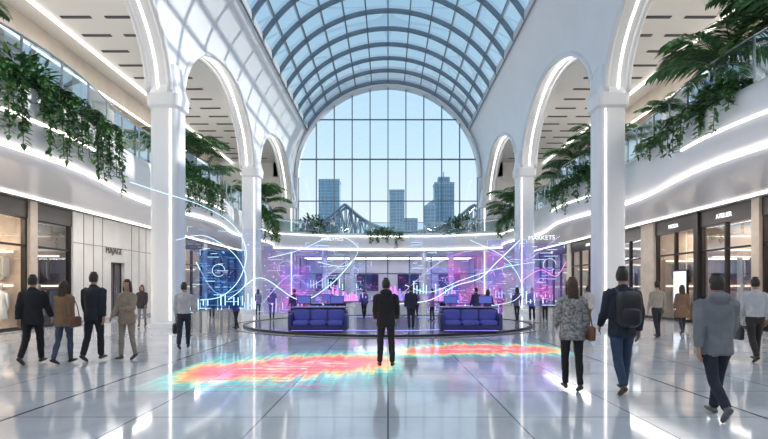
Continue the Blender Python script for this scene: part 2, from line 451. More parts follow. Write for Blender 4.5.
# ------------------------------------------------------------------ ground floor shops
M_warm = EM('shop_warm_light', (1, .78, .54), 5.0)
M_shopback = P('shop_back_wall', (.52, .42, .33), .6, nscale=1.5, namt=.2)
M_shopback2 = P('shop_back_wall_grey', (.30, .28, .27), .6)
M_cloth = [P('garment_%d' % i, c, .85) for i, c in enumerate([(.6, .55, .48), (.12, .12, .14), (.45, .32, .22), (.7, .7, .7), (.2, .25, .35)])]
M_sign = EM('sign_white', (1, 1, 1), 1.6)
M_poster = P('poster_lightbox', (.6, .63, .7), .3, emis=(.85, .9, 1), es=.6)
def shop(s, y0, y1, glass, back, nm, seed, step=2.0, hdr=M_dark, lum=26):
    rnd = random.Random(seed)
    e = empty('shopfront')
    zt = 4.3
    y0 += .01; y1 -= .01
    b = MB()
    b.box(s*18.0, s*18.15, y0, y1, 0, 4.9, 0)
    b.box(s*14.1, s*18, y0, y0+.08, 0, 4.9, 0); b.box(s*14.1, s*18, y1-.08, y1, 0, 4.9, 0)
    b.box(s*14.1, s*18, y0, y1, 4.6, 4.7, 1)
    # lit shelves on back wall
    y = y0+.5
    while y < y1-1.2:
        for z in (1.0, 1.7, 2.4):
            b.box(s*17.5, s*18, y, y+1.0, z, z+.04, 1)
            for k in range(3):
                b.box(s*17.6, s*17.85, y+.1+k*.3, y+.28+k*.3, z+.04, z+.2+.15*rnd.random(), 4+rnd.randrange(5))
        b.box(s*17.9, s*17.99, y, y+1.0, 3.0, 3.08, 2)
        y += 1.7
    for xx in (15.0, 16.6): b.box(s*xx, s*(xx+.12), y0+.4, y1-.4, 4.52, 4.59, 2)
    # garments rack in the room
    y = y0+.8
    while y < y1-2.2:
        if rnd.random() < .75:
            b.tube([(s*15.4, y, 0), (s*15.4, y, 1.5), (s*15.4, y+1.3, 1.5), (s*15.4, y+1.3, 0)], .02, 6, 3)
            for k in range(7):
                yy = y+.12+k*.17; h = .7+.3*rnd.random()
                b.sup((s*15.4, yy, 1.46-h/2), (.22, .05, h/2), .5, 8, 6, 4+rnd.randrange(5))
        y += 2.1
    # wall-hung garments on the far side wall, two tiers with lit shelf
    yw = y1-.35
    for zt_ in (1.55, 2.85):
        b.box(s*14.4, s*17.3, yw-.015, yw+.015, zt_-.015, zt_+.015, 3)
        b.box(s*14.35, s*17.4, yw-.15, y1-.08, zt_+.18, zt_+.22, 1)
        b.box(s*14.4, s*17.3, y1-.12, y1-.09, zt_+.12, zt_+.16, 2)
        x = 14.5
        while x < 17.2:
            if rnd.random() < .85:
                h = .75+.25*rnd.random(); b.sup((s*x, yw, zt_-.04-h/2), (.05, .2, h/2), .5, 8, 6, 4+rnd.randrange(5))
            x += .15+.06*rnd.random()
    b.obj('interior', [back, M_ceil, M_warm, M_chrome]+M_cloth, parent=e)
    if y1 > 10: area('shop_fill', (s*15.9, (y0+y1)/2, 4.45), (0, 0, 0), .5, (y1-y0)*.8, lum*(y1-y0), (1, .84, .66), e)  # added area light to brighten the shop interior
    b = MB()
    b.box(s*13.9, s*14.15, y0, y1, zt, 4.98, 0)
    b.box(s*13.95, s*14.1, y0, y1, 0, .12, 0)
    n = max(1, round((y1-y0)/step))
    for i in range(n+1):
        y = y0+.05+(y1-y0-.1)*i/n; b.box(s*13.93, s*14.1, y-.05, y+.05, 0, zt, 0)
    b.box(s*13.93, s*14.1, y0, y1, 3.2, 3.27, 0)
    b.obj('frame', [hdr], parent=e)
    b = MB(); b.add([(s*14.02, y0, .1), (s*14.02, y1, .1), (s*14.02, y1, zt), (s*14.02, y0, zt)], [(0, 1, 2, 3)]); b.obj('glass', [glass], parent=e)
    if nm: text('sign', nm, .27, (s*13.86, (y0+y1)/2, 4.6), (pi/2, 0, -s*pi/2), M_sign, e)
    return e
def pier(s, y0, y1, mat):
    b = MB(); b.box(s*13.8, s*14.2, y0, y1, 0, 4.98, 0); b.box(s*13.77, s*14.2, y0-.0, y1, 0, .15, 1); b.obj('stone_pier', [mat, M_dark])
shop(-1, -19, 8, M_sglass, M_shopback, '', 1, 3)
pier(-1, 8, 8.5, M_lstone)
shop(-1, 8.5, 19.3, M_sglass, M_shopback, 'LUMEN', 2, 2.7, lum=45)
pier(-1, 19.3, 19.7, M_beige)
shop(-1, 19.7, 22.0, M_dglass, M_shopback2, '', 3, 2.3)
# panelled stone wall with door
b = MB(); b.box(-14.2, -13.85, 22.0, 25.0, 0, 4.98, 0); b.box(-14.2, -13.85, 26.3, 30.2, 0, 4.98, 0); b.box(-14.2, -13.85, 25, 26.3, 2.9, 4.98, 0)
for y in (22.75, 23.5, 24.25, 27.0, 27.8, 28.6, 29.4): b.box(-13.86, -13.83, y-.012, y+.012, 0, 4.98, 1)  # thin dark strips along the panel joints
b.box(-13.86, -13.83, 22, 30.2, 3.6, 3.63, 1); b.box(-13.86, -13.80, 22, 30.2, 0, .14, 2)
b.box(-18.1, -14.2, 22, 30.2, 4.9, 4.98, 0)
b.obj('wall_stone_panels', [M_lstone, P('joint_dark', (.25, .23, .22), .7), M_chrome])
e = empty('door_1'); b = MB(); b.box(-14.1, -14.02, 25, 25.08, 0, 2.9); b.box(-14.1, -14.02, 26.22, 26.3, 0, 2.9); b.box(-14.1, -14.02, 25.6, 25.68, 0, 2.9); b.box(-14.1, -14.02, 25, 26.3, 2.82, 2.9); b.obj('frame', [M_dark], parent=e)
b = MB(); b.box(-14.07, -14.05, 25, 26.3, .02, 2.85); b.obj('leaf', [P('door_dark_glass', (.10, .09, .09), .15)], parent=e)
b = MB(); b.tube([(-13.98, 25.55, .9), (-13.98, 25.55, 1.7)], .015, 6); b.tube([(-13.98, 25.75, .9), (-13.98, 25.75, 1.7)], .015, 6); b.obj('pull_handles', [M_chrome], parent=e)
text('shop_sign', 'MAJAGE', .42, (-13.8, 25.2, 3.45), (pi/2, 0, pi/2), P('sign_bronze', (.10, .07, .05), .4, .5))
shop(-1, 30.2, 37.5, M_dglass, M_shopback, 'NOVA', 5, 1.8)
pier(-1, 37.5, 38.2, M_lstone)
shop(-1, 38.2, 46.0, M_dglass, M_shopback2, 'ORA', 6, 2)
shop(1, -19, 8, M_sglass, M_shopback, '', 11, 3)
pier(1, 8, 8.5, M_lstone)
shop(1, 8.5, 18.6, M_dglass, M_shopback, 'VERA', 12, 2.0)
pier(1, 18.6, 19.0, M_beige)
shop(1, 19.0, 22.3, M_dglass, M_shopback, 'ATELIER', 13, 1.65, lum=34)
pier(1, 22.3, 22.6, M_dark)
shop(1, 22.6, 26.0, M_dglass, M_shopback, 'MODA', 14, 1.7, lum=34)
pier(1, 26.0, 27.3, M_beige)
shop(1, 27.3, 30.4, M_dglass, M_shopback2, '', 15, 1.5)
pier(1, 30.4, 31.4, M_lstone)
shop(1, 31.4, 38, M_dglass, M_shopback, 'ALTO', 16, 1.6)
pier(1, 38, 38.6, M_lstone)
shop(1, 38.6, 46, M_dglass, M_shopback2, 'SOL', 17, 2)
b = MB(); b.box(13.70, 13.78, 22.9, 24.0, .5, 2.45, 0); b.box(13.66, 13.70, 22.97, 23.93, .57, 2.38, 1); b.box(13.68, 13.8, 23.3, 23.6, 0, .5, 0)
b.obj('lightbox_poster', [M_dark, M_poster])

# mannequins in shops
def mannequin(x, y, mat):
    b = MB()
    b.tube([(x, y, .02), (x, y, .06)], .2, 16, 1); b.tube([(x, y, .05), (x, y, .9)], .015, 6, 1)
    b.tube([(x, y, z) for z in (.45, .7, .95, 1.08, 1.25, 1.4, 1.47, 1.5)], [(.26, .22), (.2, .17), (.17, .13), (.14, .1), (.18, .12), (.18, .11), (.1, .08), (.05, .05)], 16, 0)
    b.tube([(x, y, 1.5), (x, y, 1.57)], .045, 10, 1); b.sup((x, y, 1.66), (.075, .09, .115), 1, 12, 8, 1)
    for t in (-1, 1): b.tube([(x+t*.2, y, 1.42), (x+t*.24, y, 1.15), (x+t*.24, y+.05, .9)], [.05, .042, .03], 10, 0)
    b.obj('mannequin', [mat, P('mannequin_white', (.75, .73, .7), .35)], smooth=True)
mannequin(-14.42, 18.62, M_cloth[3]); mannequin(-14.8, 17.9, M_cloth[0]); mannequin(-14.6, 20.9, M_cloth[0])
mannequin(14.6, 20.6, M_cloth[0]); mannequin(14.7, 24.9, M_cloth[3])

# ------------------------------------------------------------------ plants
def leafmat(n, c): return P(n, c, .42, nscale=3, namt=.45)
M_leaf = [leafmat('leaf_deep', (.03, .105, .035)), leafmat('leaf_mid', (.055, .18, .05)), leafmat('leaf_fresh', (.12, .29, .07))]
M_stem = P('stem', (.08, .10, .04), .7)
def leaf(b, p, d, up, L, w, mi):
    d = d.normalized(); sd = d.cross(up)
    if sd.length < .05: sd = Vector((1, 0, 0))
    sd.normalize(); n = sd.cross(d)
    a = p; m1 = p+d*L*.35+n*L*.06; m2 = p+d*L*.72-n*L*.02; t = p+d*L-n*L*.15
    b.add([a, m1+sd*w*.5, m2+sd*w*.36, t, m2-sd*w*.36, m1-sd*w*.5, m1-n*w*.12, m2-n*w*.1], [(0, 1, 6), (1, 2, 7, 6), (2, 3, 7), (0, 6, 5), (6, 7, 4, 5), (7, 3, 4)], mi)
def vine(b, p, outward, length, rnd, ls=.17):
    p = Vector(p); d = (outward+Vector((0, rnd.uniform(-.6, .6), .9))).normalized(); pts = [p.copy()]; l = 0
    step = .085
    while l < length:
        d = (d+Vector((rnd.uniform(-.15, .15), rnd.uniform(-.2, .2), -.55))*.5).normalized() if l > .12 else d
        if l > .55: d = (d*.5+Vector((outward.x*.05+rnd.uniform(-.1, .1), rnd.uniform(-.15, .15), -1))*.5).normalized()
        p = p+d*step; l += step; pts.append(p.copy())
        for q in range(2):
            ang = rnd.uniform(0, 2*pi); ld = Vector((cos(ang)+outward.x*.5, sin(ang), rnd.uniform(-.9, .2)))
            leaf(b, p, ld, Vector((0, 0, 1)), ls*rnd.uniform(.7, 1.3), ls*rnd.uniform(.4, .6), rnd.choice([0, 0, 1, 1, 2]))
    b.tube(pts, .012, 4, 3, cap=False)
def frond(b, p, az, L, elev, rnd, ll=.5):
    p = Vector(p); pts = []; n = 20; q = p.copy(); e = elev
    for i in range(n):
        d = Vector((cos(az)*cos(e), sin(az)*cos(e), sin(e))); q = q+d*L/n; pts.append((q.copy(), d)); e -= (elev+.75)/n*(.35+1.3*i/n)
    b.tube([p]+[a for a, _ in pts], [.02*(1-.8*i/n) for i in range(n+1)], 4, 3, cap=False)
    for i, (q, d) in enumerate(pts):
        if i < 3: continue
        t = i/n; l = ll*sin(pi*min(1, t*.82+.16))*L/1.6+.05
        sd = d.cross(Vector((0, 0, 1))).normalized()
        for s in (-1, 1):
            for k in (0, .5):
                ld = sd*s+d*(.7+.2*rnd.random())+Vector((0, 0, -.35+rnd.uniform(-.12, .12)))
                leaf(b, q+d*k*L/n, ld, Vector((0, 0, 1)), l*rnd.uniform(.85, 1.1), .055*L/1.5, rnd.choice([0, 0, 1, 1, 2]))
def bush(b, c, r, n, rnd, ls=.2):
    for i in range(n):
        az = rnd.uniform(0, 2*pi); el = rnd.uniform(.05, 1.4); rr = rnd.uniform(.35, 1)
        d = Vector((cos(az)*cos(el), sin(az)*cos(el), sin(el)))
        p = Vector(c)+Vector((d.x*r[0], d.y*r[1], d.z*r[2]))*rr
        leaf(b, p, d+Vector((rnd.uniform(-.5, .5), rnd.uniform(-.5, .5), rnd.uniform(-.7, .3))), Vector((0, 0, 1)), ls*rnd.uniform(.6, 1.4), ls*.45, rnd.choice([0, 0, 1, 2]))
def vines(s, y0, y1, n, lmin, lmax, seed, ls=.17, hb=.6):
    rnd = random.Random(seed); b = MB()
    for i in range(n):
        y = y0+(y1-y0)*(i+rnd.random())/n
        vine(b, (s*(xf(y)+.42+.3*rnd.random()-.25), y, 6.95), Vector((-s*.9, 0, 0)), rnd.uniform(lmin, lmax), rnd, ls)
    bush(b, (s*(xf((y0+y1)/2)+.45), (y0+y1)/2, 6.85), (.5, (y1-y0)/2, hb), int(190*(y1-y0)), rnd, ls*1.1)
    return b.obj('trailing_vine', M_leaf+[M_stem])
def palm(s, y, n, L, seed, z=6.8, x=None, trunk=.9, ll=.5):
    rnd = random.Random(seed); b = MB(); x = s*(xf(y)+.62) if x is None else x
    b.tube([(x, y, z-.05), (x+.03, y, z+trunk*.5), (x, y, z+trunk)], [.08, .06, .055], 8, 3)
    for i in range(n):
        frond(b, (x, y, z+trunk), 2*pi*i/n+rnd.uniform(-.2, .2), L*rnd.uniform(.75, 1.1), rnd.uniform(.45, 1.35), rnd, ll=ll)
    return b.obj('potted_palm', M_leaf+[M_stem])
# left
vines(-1, 12.0, 14.9, 26, 1.0, 2.5, 1, .22, 1.0)
vines(-1, 15.4, 17.4, 15, .9, 2.9, 2, .20, .5)
palm(-1, 11.4, 16, 1.9, 4, trunk=1.4)
vines(-1, 22.6, 27.2, 28, .8, 2.5, 5, .23, .9)
palm(-1, 23.4, 16, 2.0, 6, trunk=1.1); palm(-1, 25.2, 16, 2.1, 7, trunk=1.5); palm(-1, 27.2, 14, 1.8, 8, trunk=1.0)
vines(-1, 35.0, 42.0, 28, .8, 2.4, 9, .27, .9)
palm(-1, 36.7, 15, 2.5, 10, trunk=1.3); palm(-1, 39.5, 15, 2.5, 11, trunk=1.5); palm(-1, 42.7, 14, 1.9, 12)
# right
palm(1, 14.3, 18, 2.4, 20, trunk=1.0, ll=.6); palm(1, 18.3, 16, 1.3, 22, trunk=1.1)
palm(1, 12.0, 16, 2.2, 23, trunk=1.4)
vines(1, 13.0, 16.4, 20, .8, 1.9, 24, .21, .8)
vines(1, 17.6, 19.4, 14, .5, 1.3, 25, .19, .9)
vines(1, 22.8, 28.0, 26, .7, 2.2, 26, .23, .9)
palm(1, 23.6, 16, 2.0, 27, trunk=1.4); palm(1, 26.0, 16, 2.0, 28, trunk=1.2); palm(1, 28.6, 14, 1.8, 29)
vines(1, 35, 42, 26, .6, 2.1, 30, .27, .9); palm(1, 36.5, 15, 2.4, 31, trunk=1.2); palm(1, 40, 15, 2.5, 32, trunk=1.2); palm(1, 42.8, 14, 1.9, 33)
# end balcony plants
rnd = random.Random(50); b = MB()
for i in range(18):
    x = -1.9+3.2*(i+rnd.random())/18
    vine(b, (x, ye(x)+.4, 6.3), Vector((0, -.8, 0)), rnd.uniform(.7, 1.9), rnd, .25)
bush(b, (-.3, ye(0)+.4, 6.2), (1.8, .4, .7), 260, rnd, .28); b.obj('trailing_vine', M_leaf+[M_stem])
for x0 in (-6.4, 6.4):
    b = MB(); bush(b, (x0, ye(x0)+.5, 6.2), (2.0, .4, 1.6), 480, rnd, .34); b.obj('balcony_shrub', M_leaf+[M_stem])

# ------------------------------------------------------------------ city outside
b = MB(); b.box(-1500, 1500, 52, 2500, -3, -2); b.obj('ground_outside', [P('river_bank', (.18, .24, .22), .5)])
def tower(px0, px1, py, d, mat, top=0):
    x0, x1 = W(px0, d), W(px1, d); z = Zp(py, d); w = x1-x0; b = MB()
    b.box(-w/2, w/2, -w*.4, w*.4, 0, z, 0); b.box(-w/2-.6, w/2+.6, -w*.4-.6, w*.4+.6, z-2.5, z-1, 1)
    if top == 1: b.box(-w*.3, w*.3, -w*.25, w*.25, z, z+7, 0); b.box(-.6, .6, -.6, .6, z+7, z+14, 1)
    if top == 2: b.add([(-w/2, -w*.4, z), (w/2, -w*.4, z), (w/2, w*.4, z), (-w/2, w*.4, z), (w/2, -w*.4, z+9), (w/2, w*.4, z+9)], [(0, 1, 4), (3, 5, 2), (0, 4, 5, 3), (1, 2, 5, 4)], 0)
    for k in range(5): b.box(-w/2+w*k/4-.3, -w/2+w*k/4+.3, -w*.4-.8, -w*.4, 0, z, 1)
    b.obj('office_tower', [mat, M_tw2], loc=((x0+x1)/2, d, -2))
tower(320, 340, 179, 620, M_tw1, 0); tower(389.5, 404, 189, 640, M_tw2, 0); tower(434, 453, 182, 600, M_tw3, 1)
tower(424, 435, 205, 560, M_tw2, 2); tower(404, 417, 217, 540, M_tw3, 0); tower(455, 466, 216, 640, M_tw1, 0)
tower(303, 316, 222, 640, M_tw3, 0)
# steel cantilever bridge
b = MB(); d = 420; bx = lambda px: W(px, d); bz = lambda py: Zp(py, d)
def topch(px):
    k = abs(px-345) if px < 408 else abs(px-474)
    return 233 - 29*exp(-(k/24.0)**1.2)
def seg(p, q, r): b.tube([p, q], r, 4, 0)
for yo in (0, 14):
    pts = [(bx(px), d+yo, bz(topch(px))) for px in range(285, 531, 5)]
    for p, q in zip(pts[:-1], pts[1:]): seg(p, q, 1.1)
    low = [(p[0], p[1], bz(234.5)) for p in pts]
    for i in range(len(pts)-1):
        seg(low[i], low[i+1], 1.1); seg(pts[i], low[i], .5)
        seg(*((pts[i], low[i+1]) if i % 2 else (low[i], pts[i+1])), .5)
    for px in (345, 474): b.box(bx(px)-2, bx(px)+2, d+yo-1, d+yo+1, -2, bz(234), 0)
b.box(bx(285), bx(530), d-1, d+15, bz(237), bz(234.5), 0)
b.obj('steel_bridge', [P('bridge_steel', (.16, .22, .28), .6)])
# tree belt outside
rnd = random.Random(5)
for k in range(13):
    b = MB(); x = -32+k*5.2+rnd.uniform(-1, 1); y = 120+rnd.uniform(-8, 8); h = rnd.uniform(10, 13.5)
    b.tube([(x, y, -2), (x, y, h-3)], [.35, .2], 6, 3)
    for q in range(5): 
        c = (x+rnd.uniform(-2, 2), y+rnd.uniform(-2, 2), h-3+rnd.uniform(-2.5, 1))
        bush(b, c, (2.4, 2.4, 2.4), 90, rnd, 1.1)
    b.obj('tree', M_leaf+[M_stem])

# ------------------------------------------------------------------ kiosk
KC = (0.0, 22.6); KR = 6.3
def ring(b, r0, r1, z0, z1, mi=0, n=96):
    b.grid([[(KC[0]+r*cos(2*pi*k/n), KC[1]+r*sin(2*pi*k/n), z) for r, z in ((r0, z0), (r1, z0), (r1, z1), (r0, z1))] for k in range(n)], mi, close_u=True, close_v=True)
b = MB()
ring(b, 0.02, KR-.15, 0.002, .05, 0); ring(b, KR-.15, KR, .002, .07, 1); ring(b, KR+.5, KR+.57, 0, .012, 1); ring(b, 4.4, 4.46, .05, .06, 2)
b.obj('round_platform', [P('platform_top', (.36, .38, .48), .1), M_dark, EM('platform_led', (.35, .4, 1), 1.5)])
M_deskb = P('lounge_indigo', (.03, .035, .14), .3)
M_deskt = P('desk_top_slate', (.20, .20, .34), .2)
def desk(cx, cy, w):
    # curved lounge-style counter: low seat in front, taller upholstered back with screens behind
    b = MB(); z0 = .05
    b.sup((cx, cy+.1, z0+.42), (w/2, .34, .42), .28, 28, 14, 0)
    b.sup((cx, cy+.1, z0+.86), (w/2+.03, .37, .03), .3, 28, 6, 1)
    n = 3
    for k in range(n):
        xa = cx-w/2+.08+k*(w-.16)/n; wd = (w-.16)/n
        b.sup((xa+wd/2, cy-.36, z0+.33), (wd/2-.015, .30, .09), .45, 16, 8, 5)
        b.sup((xa+wd/2, cy-.22, z0+.60), (wd/2-.02, .07, .20), .45, 16, 8, 5)
    b.box(cx-w/2+.06, cx+w/2-.06, cy-.64, cy, z0+.06, z0+.25, 0)
    for t in (-1, 1): b.sup((cx+t*(w/2-.03), cy-.25, z0+.36), (.08, .42, .30), .4, 14, 8, 0)
    b.box(cx-w/2+.1, cx+w/2-.1, cy-.655, cy-.645, z0+.06, z0+.08, 2)
    for k in (-.3, .3):
        x = cx+k*w; yy = cy+.15
        b.tube([(x, yy, z0+.88), (x, yy, z0+1.0)], .02, 6, 3); b.box(x-.25, x+.25, yy-.02, yy+.02, z0+.98, z0+1.27, 3); b.box(x-.23, x+.23, yy-.026, yy-.02, z0+1.0, z0+1.25, 4)
    b.obj('lounge_desk', [M_deskb, M_deskt, EM('desk_led', (.35, .3, 1), 1.2), M_dark, EM('monitor_screen', (.12, .16, .6), .8), P('cushion_blue_glow', (.05, .065, .26), .6, emis=(.1, .1, .7), es=.12)], smooth=False)  # cushions carry a faint blue glow in their material
desk(-2.45, 18.0, 2.0); desk(2.9, 18.0, 2.1); desk(-3.3, 22.3, 2.0); desk(3.6, 22.6, 2.0)
# holographic city model table
def citytable(cx, cy, seed):
    rnd = random.Random(seed); b = MB()
    b.tube([(cx, cy, .05), (cx, cy, .12), (cx, cy, .8), (cx, cy, .9)], [.6, .35, .35, 1.2], 32, 0)
    b.tube([(cx, cy, .9), (cx, cy, .95)], 1.25, 32, 1)
    for i in range(60):
        a = rnd.uniform(0, 2*pi); r = 1.1*sqrt(rnd.random()); h = rnd.uniform(.05, .7)*(1.4-r)
        x, y = cx+r*cos(a), cy+r*sin(a); b.box(x-.05, x+.05, y-.05, y+.05, .95, .95+h, rnd.choice([2, 2, 3]))
    b.obj('hologram_table', [M_deskb, M_deskt, EM('holo_block_violet', (.35, .25, 1), 1.2), EM('holo_block_pink', (1, .25, .75), 1.3)])
citytable(-2.6, 25.6, 1); citytable(3.0, 25.8, 2); citytable(0.3, 27.0, 3)
# hologram screens
def panel(px0, px1, py0, py1, d, mat, yaw=0, frame=M_hline, txt=None, seed=0):
    rnd = random.Random(seed+int(px0))
    x = W((px0+px1)/2, d); z = Zp((py0+py1)/2, d); w = (px1-px0)/F*d; h = (py1-py0)/F*d
    e = empty('hologram_screen', (x, d, z)); e.rotation_euler = (pi/2, 0, yaw)
    b = MB(); b.add([(-w/2, -h/2, 0), (w/2, -h/2, 0), (w/2, h/2, 0), (-w/2, h/2, 0)], [(0, 1, 2, 3)]); b.obj('display', [mat], parent=e)
    b = MB(); t = .006; c = .22
    for sx in (-1, 1):
        for sy in (-1, 1):
            b.box(sx*w/2, sx*(w/2-c), sy*h/2-t, sy*h/2+t, -.01, .01); b.box(sx*w/2-t, sx*w/2+t, min(sy*h/2, sy*(h/2-c)), max(sy*h/2, sy*(h/2-c)), -.01, .01)
    n = int(w/.16)
    for i in range(n):
        if rnd.random() < .6:
            hh = rnd.uniform(.04, .22)*h; xx = -w/2+.1+i*.16; b.box(xx, xx+.035, -h/2+.1, -h/2+.1+hh, .005, .012)
    for i in range(int(h/.13)):
        if rnd.random() < .5:
            yy = h/2-.15-i*.13; x0 = rnd.uniform(-w/2+.1, w*.15); b.box(x0, x0+rnd.uniform(.15, w*.3), yy, yy+.016, .005, .012)
    cx, cy, rr = rnd.uniform(-w*.2, w*.25), rnd.uniform(0, h*.25), min(w, h)*.14
    b.tube([(cx+rr*cos(q*pi/16), cy+rr*sin(q*pi/16), .01) for q in range(29)], .008, 4)
    b.obj('graphics', [frame], parent=e)
    if txt: text('caption', txt, .24, (0, h/2+.2, .02), (0, 0, 0), EM('caption_white', (.85, .9, 1), 1.6), e, .004)
panel(201, 244, 250, 308, 19, M_hblue, .12)
panel(264, 328, 246, 314, 24, M_hviol, .25, M_hlinep)
panel(306, 358, 243, 290, 28, M_hpale, .1, M_hline, 'ANALYTICS')
panel(280, 310, 266, 312, 21, M_hpink, .35, M_hlinep)
panel(347, 372, 262, 300, 24, M_hpale, -.2, M_hlinep)
panel(408, 455, 234, 296, 25, M_hpale, -.25, M_hline)
panel(427, 460, 268, 312, 27, M_hviol, .15, M_hlinep)
panel(448, 503, 252, 316, 22, M_hpink, -.25, M_hlinep)
panel(488, 526, 240, 300, 27, M_hviol, -.1, M_hline)
panel(520, 563, 243, 306, 20, M_hviol, -.3, M_hline, 'MARKETS')
panel(534, 552, 268, 300, 19.3, M_hpink, -.3, M_hlinep)
panel(190, 262, 228, 312, 22, M_hpale, .3, M_hline)
def cat(P_, n=10):
    out = []
    Q = [P_[0]]+P_+[P_[-1]]
    for i in range(1, len(Q)-2):
        a, b_, c, d_ = [Vector(q) for q in Q[i-1:i+3]]
        for k in range(n):
            t = k/n
            out.append(.5*((2*b_)+(-a+c)*t+(2*a-5*b_+4*c-d_)*t*t+(-a+3*b_-3*c+d_)*t**3))
    out.append(Vector(P_[-1])); return out
def hl(pp, d, r=.022, mat=M_hline, dy=0):
    pts = cat([(W(x, d+dy*i), d+dy*i, Zp(y, d+dy*i)) for i, (x, y) in enumerate(pp)])
    b = MB(); b.tube(pts, r, 5); 
    return b.obj('hologram_graph_line', [mat], smooth=True)
hl([(130, 182), (160, 192), (200, 205), (232, 224), (246, 250), (240, 278), (222, 296), (200, 300)], 16, .012)
hl([(176, 240), (205, 236), (235, 255), (246, 282), (228, 300)], 18, .012)
hl([(196, 262), (215, 292), (238, 290), (262, 278), (300, 300), (330, 285), (352, 262)], 19, .016, M_hline, .2)
hl([(398, 304), (430, 300), (455, 286), (480, 278), (497, 262), (520, 240)], 19.5, .018)
hl([(405, 285), (430, 292), (462, 280), (500, 268), (535, 262)], 20.5, .013)
hl([(470, 240), (505, 258), (522, 285), (515, 300), (490, 306)], 19.5, .010)
hl([(268, 258), (300, 250), (335, 236), (358, 248), (345, 266), (318, 262)], 22, .012)
hl([(265, 300), (290, 275), (312, 285), (345, 262)], 22.3, .014, M_hlinep)
hl([(400, 296), (440, 262), (480, 250), (520, 262), (560, 236)], 23, .012, M_hlinep)
hl([(520, 282), (540, 270), (556, 276), (566, 262)], 19.2, .012, M_hdot)
b = MB(); rnd = random.Random(3)
for i in range(420):
    s = rnd.choice([-1, 1]); x = s*rnd.uniform(1.2, 6.4); y = rnd.uniform(19, 27); z = .9+2.8*rnd.random()**1.6; q = rnd.uniform(.006, .022)
    b.box(x-q, x+q, y-q, y+q, z-q, z+q, rnd.choice([0, 1, 2]))
b.obj('hologram_particles', [M_hline, M_hlinep, M_hdot])

# floor heat-map projection
def heat(name, x0, x1, y0, y1, seed, slope):
    m, nt, o = newmat(name); N = nt.nodes.new; L = nt.links.new
    def M(op, a, b_=None, c=None):
        n = N('ShaderNodeMath'); n.operation = op
        for i, v in enumerate((a, b_, c)):
            if v is None: continue
            if isinstance(v, (int, float)): n.inputs[i].default_value = v
            else: L(v, n.inputs[i])
        return n.outputs[0]
    tc = N('ShaderNodeTexCoord'); sp = N('ShaderNodeSeparateXYZ'); L(tc.outputs['Generated'], sp.inputs[0])
    u, v = sp.outputs[0], sp.outputs[1]
    cb = N('ShaderNodeCombineXYZ'); L(u, cb.inputs[0]); cb.inputs[1].default_value = seed
    n1 = N('ShaderNodeTexNoise'); n1.inputs['Scale'].default_value = 6; n1.inputs['Detail'].default_value = 5; L(cb.outputs[0], n1.inputs['Vector'])
    n2 = N('ShaderNodeTexNoise'); n2.inputs['Scale'].default_value = 4; n2.inputs['Detail'].default_value = 6; n2.inputs['Distortion'].default_value = 1.5
    mp2 = N('ShaderNodeMapping'); mp2.inputs['Scale'].default_value = (.5, 2.2, 1); L(tc.outputs['Object'], mp2.inputs[0]); L(mp2.outputs[0], n2.inputs['Vector'])
    n3 = N('ShaderNodeTexNoise'); n3.inputs['Scale'].default_value = 7; n3.inputs['Detail'].default_value = 4; n3.inputs['Roughness'].default_value = .6
    mp = N('ShaderNodeMapping'); mp.inputs['Scale'].default_value = (1, .04, 1); L(tc.outputs['Object'], mp.inputs[0]); L(mp.outputs[0], n3.inputs['Vector'])
    cen = M('MULTIPLY_ADD', n1.outputs['Fac'], .5, .05)
    cen = M('ADD', cen, M('MULTIPLY', u, slope))
    dd = M('SUBTRACT', v, cen)
    wid = M('MULTIPLY_ADD', M('POWER', n3.outputs['Fac'], 2), .95, .06)
    q = M('DIVIDE', dd, wid); q2 = M('MULTIPLY', q, q)
    g = M('POWER', 2.718, M('MULTIPLY', q2, -1))
    edge = M('MULTIPLY', M('MULTIPLY', u, M('SUBTRACT', 1, u)), 4); edge = M('POWER', edge, .5)
    vd = M('MULTIPLY', M('MULTIPLY', v, M('SUBTRACT', 1, v)), 4); vd = M('POWER', vd, .7)
    g = M('MULTIPLY', M('MULTIPLY', g, edge), vd)
    r = N('ShaderNodeValToRGB'); el = r.color_ramp.elements
    el[0].position = 0; el[0].color = (0, .35, .32, 1); el[1].position = 1; el[1].color = (1, .55, .40, 1)
    for p_, c in ((.22, (.02, .62, .50, 1)), (.34, (.75, .65, .12, 1)), (.45, (1, .25, .06, 1)), (.60, (1, .06, .07, 1)), (.85, (1, .14, .14, 1))):
        k = el.new(p_); k.color = c
    st = M('MULTIPLY_ADD', n2.outputs['Fac'], 2.6, -.45)
    st = M('MAXIMUM', st, .15)
    L(M('MULTIPLY', g, M('ADD', M('MULTIPLY', st, .55), .42)), r.inputs[0])
    em = N('ShaderNodeEmission'); L(r.outputs[0], em.inputs[0]); L(M('MULTIPLY', M('MULTIPLY', M('POWER', g, .65), st), 1.15), em.inputs[1])
    tr = N('ShaderNodeBsdfTransparent')
    mc = N('ShaderNodeMix'); mc.data_type = 'RGBA'; mc.inputs[6].default_value = (1, 1, 1, 1); mc.inputs[7].default_value = (.62, .58, .62, 1); L(g, mc.inputs[0]); L(mc.outputs[2], tr.inputs[0])
    ad = N('ShaderNodeAddShader'); L(em.outputs[0], ad.inputs[0]); L(tr.outputs[0], ad.inputs[1]); L(ad.outputs[0], o.inputs[0])
    b = MB(); w, h = x1-x0, y1-y0
    b.add([(-w/2, -h/2, 0), (w/2, -h/2, 0), (w/2, h/2, 0), (-w/2, h/2, 0)], [(0, 1, 2, 3)]); b.obj('floor_heatmap_projection', [m], loc=((x0+x1)/2, (y0+y1)/2, .006))
heat('heat_a', -4.1, .3, 7.6, 12.9, 1.3, .38)
heat('heat_b', .0, 4.6, 11.4, 15.2, 5.1, .2)
b = MB(); rnd = random.Random(9)
